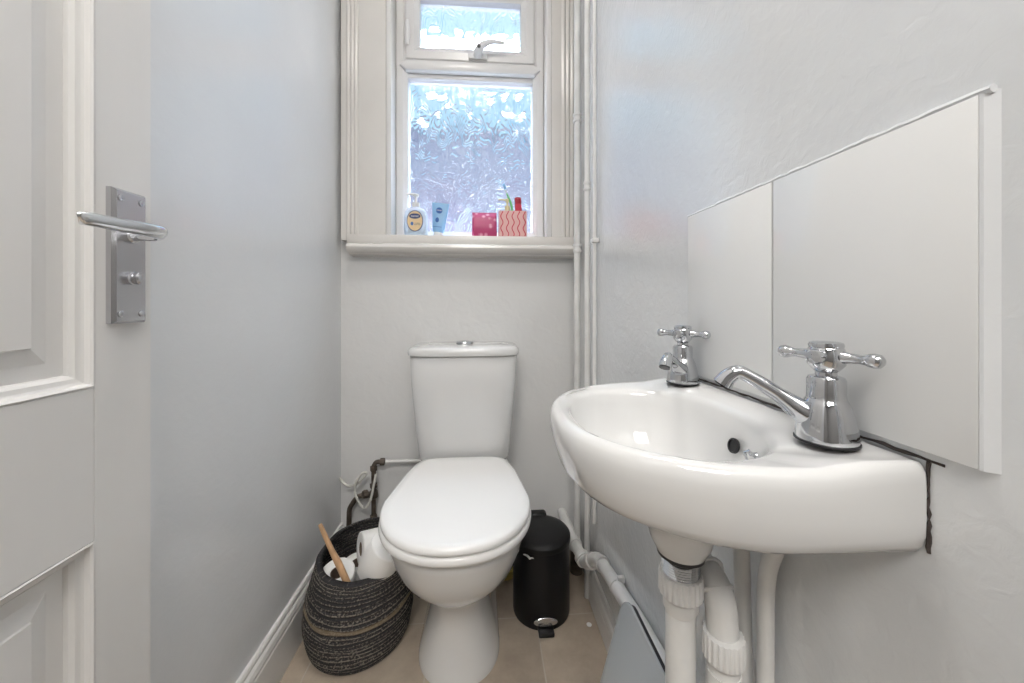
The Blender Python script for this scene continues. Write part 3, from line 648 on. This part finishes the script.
# ------------------------------------------------------------------ pedal bin
bx_, by_ = .171, 1.122; br_ = .086
bn = thing('pedal_bin', 'small black round pedal bin between the toilet and the right wall', 'bin', (bx_, by_, 0), (0, 0, math.radians(0)))
mklathe('body', [(br_ * .90, 0), (br_ * .985, .002), (br_, .008), (br_, .212), (br_ * 1.0, .214), (br_ * .95, .2145)], M['bin'], bn, 56)
mklathe('lid', [(br_ * .96, .2148), (br_ * 1.02, .2155), (br_ * 1.03, .218), (br_ * 1.025, .230), (br_ * .97, .236), (br_ * .80, .2405), (br_ * .4, .2435), (.001, .2445)], M['binlid'], bn, 56)
bm = bmesh.new(); box(bm, -.034, .030, br_ - .020, br_ + .014, .200, .246, .009, 3); link_mesh('hinge_housing', bm, M['binlid'], bn)
bm = bmesh.new(); box(bm, -.022, .022, -br_ - .022, -br_ + .012, .002, .014, .003); pd = link_mesh('pedal', bm, M['black'], bn)
bm = bmesh.new(); lathe(bm, [(.001, 0), (.034, 0), (.034, .0015), (.031, .0025), (.001, .0028)], 28, align((0, -br_ - .0005, .029), (0, -1, .1)) @ Matrix.Diagonal((1, .34, 1, 1)))
link_mesh('metal_plate', bm, M['satin'], bn)
bm = bmesh.new(); rs = random.Random(5); P = []
for i in range(9): P.append((-.062 + .0035 * i, -.0655 - .0022 * i - rs.uniform(0, .006), .212 + rs.uniform(-.006, .001)))
tube(bm, P, [.001, .002, .0025, .003, .003, .003, .002, .0015, .001], n=7)
link_mesh('liner_scrap', bm, M['whiteplastic'], bn)

# ------------------------------------------------------------------ woven basket with rolls
kx, ky = -.352, 1.075
bk = thing('woven_basket', 'dark striped woven seagrass basket holding toilet rolls beside the toilet', 'basket', (kx, ky, 0))
def shear(p):       # the slumped rim leans toward the camera side
    t = max(0, p.z / .25)
    return Vector((p.x + .022 * t * t, p.y - .010 * t * t, p.z + .13 * p.y * t * t))
outer = [(.110, 0), (.124, .003), (.135, .03), (.141, .07), (.142, .10), (.140, .14), (.134, .18), (.127, .215), (.123, .245)]
oc = catmull([(r, z, 0) for r, z in outer], 40)
rows_ = 27; N = 120; prof = []
for i in range(rows_ * 6 + 1):
    f = i / (rows_ * 6) * (len(oc) - 1); k = min(int(f), len(oc) - 2); p = oc[k].lerp(oc[k + 1], f - k)
    ph = (i % 6) / 6; prof.append((p.x + .0046 * abs(math.sin(PI * ph)) - .002, p.y, i / 6))
inn = [(r - .010, z, rows_ * 2 - v) for r, z, v in reversed(prof)]
inn = [q for q in inn if q[1] > .012] + [(.06, .010, 60), (.001, .010, 61)]
full = [(.001, .0005, 0)] + prof + inn
bm = bmesh.new(); uvl = bm.loops.layers.uv.new('UVMap'); vr = []; rs = random.Random(2)
wob = [rs.uniform(-1, 1) for _ in range(rows_ * 3)]
for r, z, v in full:
    row = []
    for i in range(N):
        a = 2 * PI * i / N; rr = r + .0012 * math.sin(3 * a + v * .35) * min(1, z * 10) + .0010 * math.sin(9 * a + v * 1.3) * min(1, z * 10)
        row.append(bm.verts.new(shear(Vector((rr * math.cos(a), rr * math.sin(a), z + .0012 * math.sin(5 * a + v) * min(1, z * 20))))))
    vr.append(row)
for j in range(len(full) - 1):
    for i in range(N):
        k = (i + 1) % N; f = bm.faces.new((vr[j][i], vr[j][k], vr[j + 1][k], vr[j + 1][i]))
        for l, (ii, jj) in zip(f.loops, ((i, j), (i + 1, j), (i + 1, j + 1), (i, j + 1))): l[uvl].uv = (ii / N, full[jj][2])
me = bpy.data.meshes.new('coiled_wall'); bmesh.ops.recalc_face_normals(bm, faces=bm.faces); bm.to_mesh(me); bm.free()
for p in me.polygons: p.use_smooth = True
me.materials.append(M['basket']); o = bpy.data.objects.new('coiled_wall', me); C.objects.link(o); o.parent = bk

def roll(p, d, label, r=.052, L=.098, core=.020):
    t = thing('toilet_roll', label, 'toilet roll', p, group='toilet rolls in the basket')
    t.rotation_euler = Vector(d).to_track_quat('Z', 'Y').to_euler()
    bm = bmesh.new(); b = .004
    pr = [(core, -L / 2 + .001), (core + .002, -L / 2), (r - b, -L / 2), (r - b * .3, -L / 2 + b * .3), (r, -L / 2 + b), (r + .0008, 0), (r, L / 2 - b), (r - b * .3, L / 2 - b * .3), (r - b, L / 2), (core + .002, L / 2), (core, L / 2 - .001)]
    n = 48; R = [[Vector((q * math.cos(2 * PI * i / n), q * math.sin(2 * PI * i / n), z)) for i in range(n)] for q, z in pr]; R.append(R[0]); loft(bm, R, False, False)
    link_mesh('paper', bm, M['paper'], t, angle=50)
    bm = bmesh.new(); R = [[Vector((q * math.cos(2 * PI * i / 32), q * math.sin(2 * PI * i / 32), z)) for i in range(32)] for q, z in ((core - .0002, -L / 2 + .002), (core - .0002, L / 2 - .002), (core - .0018, L / 2 - .002), (core - .0018, -L / 2 + .002))]; R.append(R[0])
    loft(bm, R, False, False); link_mesh('core_tube', bm, M['card'], t, angle=50)
    return t
roll((-.398, 1.034, .168), (.10, -.30, 1), 'toilet roll at the left of the basket beside the wooden handle', .044, .088, .018)
roll((-.378, 1.130, .120), (.05, -.1, 1), 'toilet roll lying deepest at the back of the basket', .043, .088, .018)
roll((-.316, 1.104, .224), (-.85, -.50, .12), 'toilet roll on its side at the back top of the basket', .044, .090, .018)
roll((-.270, 1.002, .258), (.45, -.25, .85), 'quilted toilet roll standing tilted at the front of the basket, against the toilet', .048, .100, .018)
roll((-.312, .992, .112), (.05, -.10, 1), 'toilet roll wedged lowest at the front rim of the basket', .042, .088, .018)
sb = thing('wooden_brush', 'wooden handled brush standing in the basket, handle leaning against the left', 'brush', (-.334, .974, .172))
bm = bmesh.new(); tube(bm, [(0, 0, 0), (-.018, .003, .040), (-.042, .008, .088), (-.060, .011, .120), (-.085, .015, .172), (-.092, .017, .186)], [.006, .008, .0085, .0065, .0055, .0045], n=14); link_mesh('handle', bm, M['wood'], sb)

# yellow tub and the scrap on the floor
yt = thing('yellow_tub', 'low yellow plastic tub half hidden between toilet and bin', 'tub', (.070, 1.268, 0))
mklathe('cup', [(.001, 0), (.030, 0), (.036, .004), (.040, .030), (.041, .033), (.038, .033), (.033, .008), (.001, .006)], M['yellow'], yt, 32)
tag(mklathe('paper_scrap', [(.001, 0), (.007, 0), (.0075, .0015), (.006, .0022), (.001, .0022)], M['whiteplastic'], None, 14, loc=(.300, 1.050, 0)), 'tiny white round scrap lying on the floor by the right skirting', 'scrap')

# ------------------------------------------------------------------ bathroom scale leaning on the right wall
def rrect(w, h, r, n=8):
    out = []
    for cx, cy, a0 in ((w / 2 - r, h / 2 - r, 0), (-w / 2 + r, h / 2 - r, PI / 2), (-w / 2 + r, -h / 2 + r, PI), (w / 2 - r, -h / 2 + r, 1.5 * PI)):
        out += [(cx + r * math.cos(a0 + PI / 2 * k / n), cy + r * math.sin(a0 + PI / 2 * k / n)) for k in range(n + 1)]
    return out
tilt = math.atan2(.085, .30)
sc = thing('bathroom_scale', 'grey glass bathroom scale stood on edge leaning on the right wall', 'scale', (.206, .610, 0), (0, tilt, 0))
SW, SH = .315, .326
def plate(name, x0, x1, m, w, h, r=.036):
    bm = bmesh.new(); e = .0012
    R = [[Vector((x, a * (w - 2 * i) / w, SH / 2 + b * (h - 2 * i) / h)) for a, b in rrect(w, h, r)] for x, i in ((x0, e), (x0 + e, 0), (x1 - e, 0), (x1, e))]
    loft(bm, R); return link_mesh(name, bm, m, sc, angle=40)
plate('glass_top', 0, .006, M['glassgrey'], SW, SH); plate('underside', .0062, .015, M['black'], SW - .004, SH - .004)
bm = bmesh.new(); box(bm, -.0004, .0006, -.10, -.075, .20, .204); link_mesh('display_mark', bm, M['satin'], sc)

# ------------------------------------------------------------------ things on the window sill
SZ = WZ0
def text(s, size, p, rot, m, parent, ext=.0003):
    cu = bpy.data.curves.new('lettering', 'FONT'); cu.body = s; cu.size = size; cu.extrude = ext; cu.align_x = 'CENTER'; cu.align_y = 'CENTER'; cu.resolution_u = 3
    t = bpy.data.objects.new('lettering_curve', cu); C.objects.link(t); bpy.context.view_layer.update()
    me = bpy.data.meshes.new_from_object(t.evaluated_get(bpy.context.evaluated_depsgraph_get())); bpy.data.objects.remove(t)
    me.materials.clear(); me.materials.append(m); o = bpy.data.objects.new('lettering', me); C.objects.link(o); o.location = p; o.rotation_euler = rot; o.parent = parent; return o
def disc(name, rx, rz, p, m, parent, th=.0006, n=40):
    bm = bmesh.new(); lathe(bm, [(.0001, 0), (1, 0), (1, th), (.0001, th)], n, align(p, (0, -1, 0)) @ Matrix.Identity(4))
    for v in bm.verts: v.co = Vector((p[0] + (v.co.x - p[0]) * rx, v.co.y, p[2] + (v.co.z - p[2]) * rz))
    return link_mesh(name, bm, m, parent, angle=40)
# clear soap bottle
m_, nt_, b_ = new_mat('clear_soap_plastic'); b_.inputs['Base Color'].default_value = (.80, .88, .93, 1); b_.inputs['Roughness'].default_value = .12; b_.inputs['Transmission Weight'].default_value = .55; b_.inputs['IOR'].default_value = 1.2; M['clear'] = m_
so = thing('soap_bottle', 'clear pump soap bottle with oval gold label on the window sill', 'soap bottle', (-.252, 1.378, SZ))
def er(rx, ry, z, e=3.2, n=40):
    return [Vector((rx * math.copysign(abs(math.cos(a)) ** (2 / e), math.cos(a)), ry * math.copysign(abs(math.sin(a)) ** (2 / e), math.sin(a)), z)) for a in [2 * PI * (i + .5) / n for i in range(n)]]
bm = bmesh.new(); loft(bm, [er(.036, .018, 0), er(.040, .021, .004), er(.042, .022, .03), er(.041, .022, .07), er(.038, .021, .090), er(.030, .018, .101), er(.016, .014, .107, 2), er(.0125, .0125, .109, 2), er(.0125, .0125, .114, 2)])
link_mesh('bottle', bm, M['clear'], so, angle=50)
bm = bmesh.new(); lathe(bm, [(.0138, .108), (.0138, .124), (.006, .126), (.0045, .127), (.0045, .146), (.010, .147), (.0115, .152), (.010, .156), (.001, .157)], 24)
tube(bm, catmull([(.002, -.001, .152), (-.012, -.004, .155), (-.026, -.008, .154), (-.030, -.009, .149)], 5), [.006, .005, .004, .0035], n=12); link_mesh('pump', bm, M['whiteplastic'], so)
disc('label_border', .0290, .0385, (0, -.0222, .054), M['navy'], so)
disc('label_face', .0265, .0355, (0, -.0230, .054), M['label'], so)
disc('brand_badge', .0200, .0095, (0, -.0238, .071), M['navy'], so)
text('carex', .0125, (0, -.0248, .0712), (PI / 2, 0, 0), M['whiteplastic'], so)
disc('drop_mark', .0050, .0065, (-.010, -.0238, .044), M['bluedark'], so)
text('complete\nhand wash', .0052, (.009, -.0240, .043), (PI / 2, 0, 0), M['navy'], so)
# blue tube standing on its cap
bt = thing('cream_tube', 'pale blue squeeze tube standing on its white cap beside the soap bottle', 'tube', (-.174, 1.385, SZ), (0, math.radians(5), 0))
bm = bmesh.new(); loft(bm, [er(.017, .0145, .018, 2), er(.022, .0155, .024, 2.2), er(.026, .012, .07, 2.2), er(.031, .004, .118, 3), er(.031, .0018, .128, 6)]); link_mesh('tube_body', bm, M['blue'], bt, angle=50)
mklathe('cap', [(.001, 0), (.0165, 0), (.0175, .002), (.0165, .018), (.001, .018)], M['whiteplastic'], bt, 28)
disc('badge', .0115, .0110, (-.002, -.0105, .098), M['bluedark'], bt)
text('NIVEA', .0068, (-.002, -.0113, .098), (PI / 2, 0, 0), M['whiteplastic'], bt)
disc('drop_mark', .0065, .0090, (-.006, -.0145, .062), M['bluedark'], bt)
bm = bmesh.new(); box(bm, -.019, .012, -.0165, -.0158, .036, .0375); link_mesh('line_mark', bm, M['bluedark'], bt)
# pink packet
def pink_mat():
    m, nt, b = new_mat('pink_floral_packet'); t = nt.nodes.new('ShaderNodeTexCoord'); v = nt.nodes.new('ShaderNodeTexVoronoi'); v.inputs['Scale'].default_value = 48
    r = nt.nodes.new('ShaderNodeValToRGB'); nt.links.new(t.outputs['Object'], v.inputs['Vector']); nt.links.new(v.outputs['Distance'], r.inputs[0])
    e = r.color_ramp.elements; e[0].position = .12; e[0].color = (.75, .35, .48, 1); e[1].position = .42; e[1].color = (.46, .05, .16, 1)
    nt.links.new(r.outputs[0], b.inputs['Base Color']); b.inputs['Roughness'].default_value = .35; return m
pk = thing('pink_packet', 'small deep pink patterned packet on the sill beside the striped pot', 'packet', (-.002, 1.375, SZ))
bm = bmesh.new(); loft(bm, [er(.044, .020, 0, 8), er(.0455, .022, .006, 8), er(.0455, .022, .045, 8), er(.045, .016, .074, 8), er(.0445, .006, .084, 8), er(.045, .003, .090, 8)]); link_mesh('packet_body', bm, pink_mat(), pk, angle=40)
bm = bmesh.new(); box(bm, -.0455, .0455, -.0022, .0022, .0885, .0925, .0008); link_mesh('sealed_edge', bm, mat('pink_seal', (.62, .16, .30), .35), pk)
# holder with wavy stripes
hl = thing('toothbrush_holder', 'square pink pot with red wavy stripes on the window sill', 'pot', (.102, 1.375, SZ))
m_pink = mat('pale_pink_ceramic', (.80, .47, .45), .25)
bm = bmesh.new(); a = .052; d = .026; n_ = 0
def sq(hx, hy, z, e=14): return er(hx, hy, z, e, 48)
loft(bm, [sq(a - .001, d - .001, 0), sq(a, d, .0015), sq(a, d, .094), sq(a - .001, d - .001, .0955), sq(a - .004, d - .004, .0955), sq(a - .0045, d - .0045, .092), sq(a - .0045, d - .0045, .006)])
link_mesh('pot_body', bm, m_pink, hl, angle=30)
for k in range(5):
    x0 = -.0405 + k * .0205; bm = bmesh.new(); P = []
    for i in range(41):
        z = .003 + .0905 * i / 40; P.append(Vector((x0 + .0040 * math.sin(2 * PI * i / 40 * 2.1 + .6), -d - .0003, z)))
    tube(bm, P, .0017, n=8, flat=.35, up=(0, 1, 0)); link_mesh('wavy_stripe', bm, M['red'], hl)
tb = thing('toothbrush', 'green and white toothbrush leaning out of the striped pot', 'toothbrush', (.115, 1.378, SZ + .008))
mktube('handle', catmull([(0, 0, 0), (-.012, 0, .075), (-.018, 0, .120), (-.034, 0, .158)], 6), [.0035, .0045, .0045, .003], M['green'], tb, n=10)
mktube('neck', [(-.0345, 0, .159), (-.046, 0, .186)], [.0028, .0042], M['whiteplastic'], tb, n=10)
bm = bmesh.new(); box(bm, -.005, .005, -.009, 0, -.010, .010, .001, mtx=Matrix.Translation((-.043, -.002, .182)) @ Matrix.Rotation(math.radians(-24), 4, 'Y')); link_mesh('bristles', bm, M['blue'], tb)
tp = thing('toothpaste_tube', 'red toothpaste tube standing tilted in the striped pot', 'tube', (.129, 1.373, SZ + .010), (0, math.radians(-3), 0))
bm = bmesh.new(); loft(bm, [er(.015, .002, 0, 4), er(.0145, .009, .05, 2.4), er(.0125, .012, .115, 2)]); link_mesh('tube_body', bm, M['red'], tp, angle=50)
mklathe('cap', [(.0120, .1155), (.0125, .117), (.0125, .138), (.011, .140), (.001, .140)], mat('dark_red_cap', (.42, .03, .05), .35), tp, 24)
gp = thing('lotion_pump', 'small gold topped pump bottle standing in the striped pot', 'pump bottle', (.083, 1.378, SZ + .008))
mklathe('bottle', [(.001, 0), (.014, 0), (.0145, .003), (.0145, .080), (.010, .092), (.010, .094)], mat('cream_bottle', (.75, .70, .50), .3), gp, 24)
bm = bmesh.new(); lathe(bm, [(.0105, .0945), (.0105, .110), (.004, .112), (.0035, .113), (.0035, .124), (.0065, .125), (.0068, .137), (.005, .139), (.001, .139)], 20)
tube(bm, [(0, 0, .133), (-.018, -.004, .134), (-.034, -.008, .133)], [.0035, .0028, .0024], n=10); link_mesh('pump', bm, M['gold'], gp)

# ------------------------------------------------------------------ sub-parts: hang each on the part it belongs to
bpy.context.view_layer.update()
def under(part, names):
    for root in [o for o in bpy.data.objects if o.parent is None]:
        ps = [c for c in root.children if c.name.split('.')[0] == part]
        if not ps: continue
        for c in list(root.children):
            if c.name.split('.')[0] in names:
                mw = c.matrix_world.copy(); c.parent = ps[0]; c.matrix_parent_inverse = ps[0].matrix_world.inverted() @ root.matrix_world @ c.matrix_parent_inverse
under('spout', ('aerator',)); under('cistern_lid', ('flush_button',)); under('seat', ('hinge',)); under('pedal', ('metal_plate',))
under('label_border', ('label_face', 'brand_badge', 'lettering')); under('handle', ('neck', 'bristles')); under('valve_body', ('valve_handle',))
under('door_lever', ()); under('tube_body', ('badge', 'lettering', 'line_mark', 'drop_mark')); under('body', ('liner_scrap',)); under('pot_body', ('wavy_stripe',))
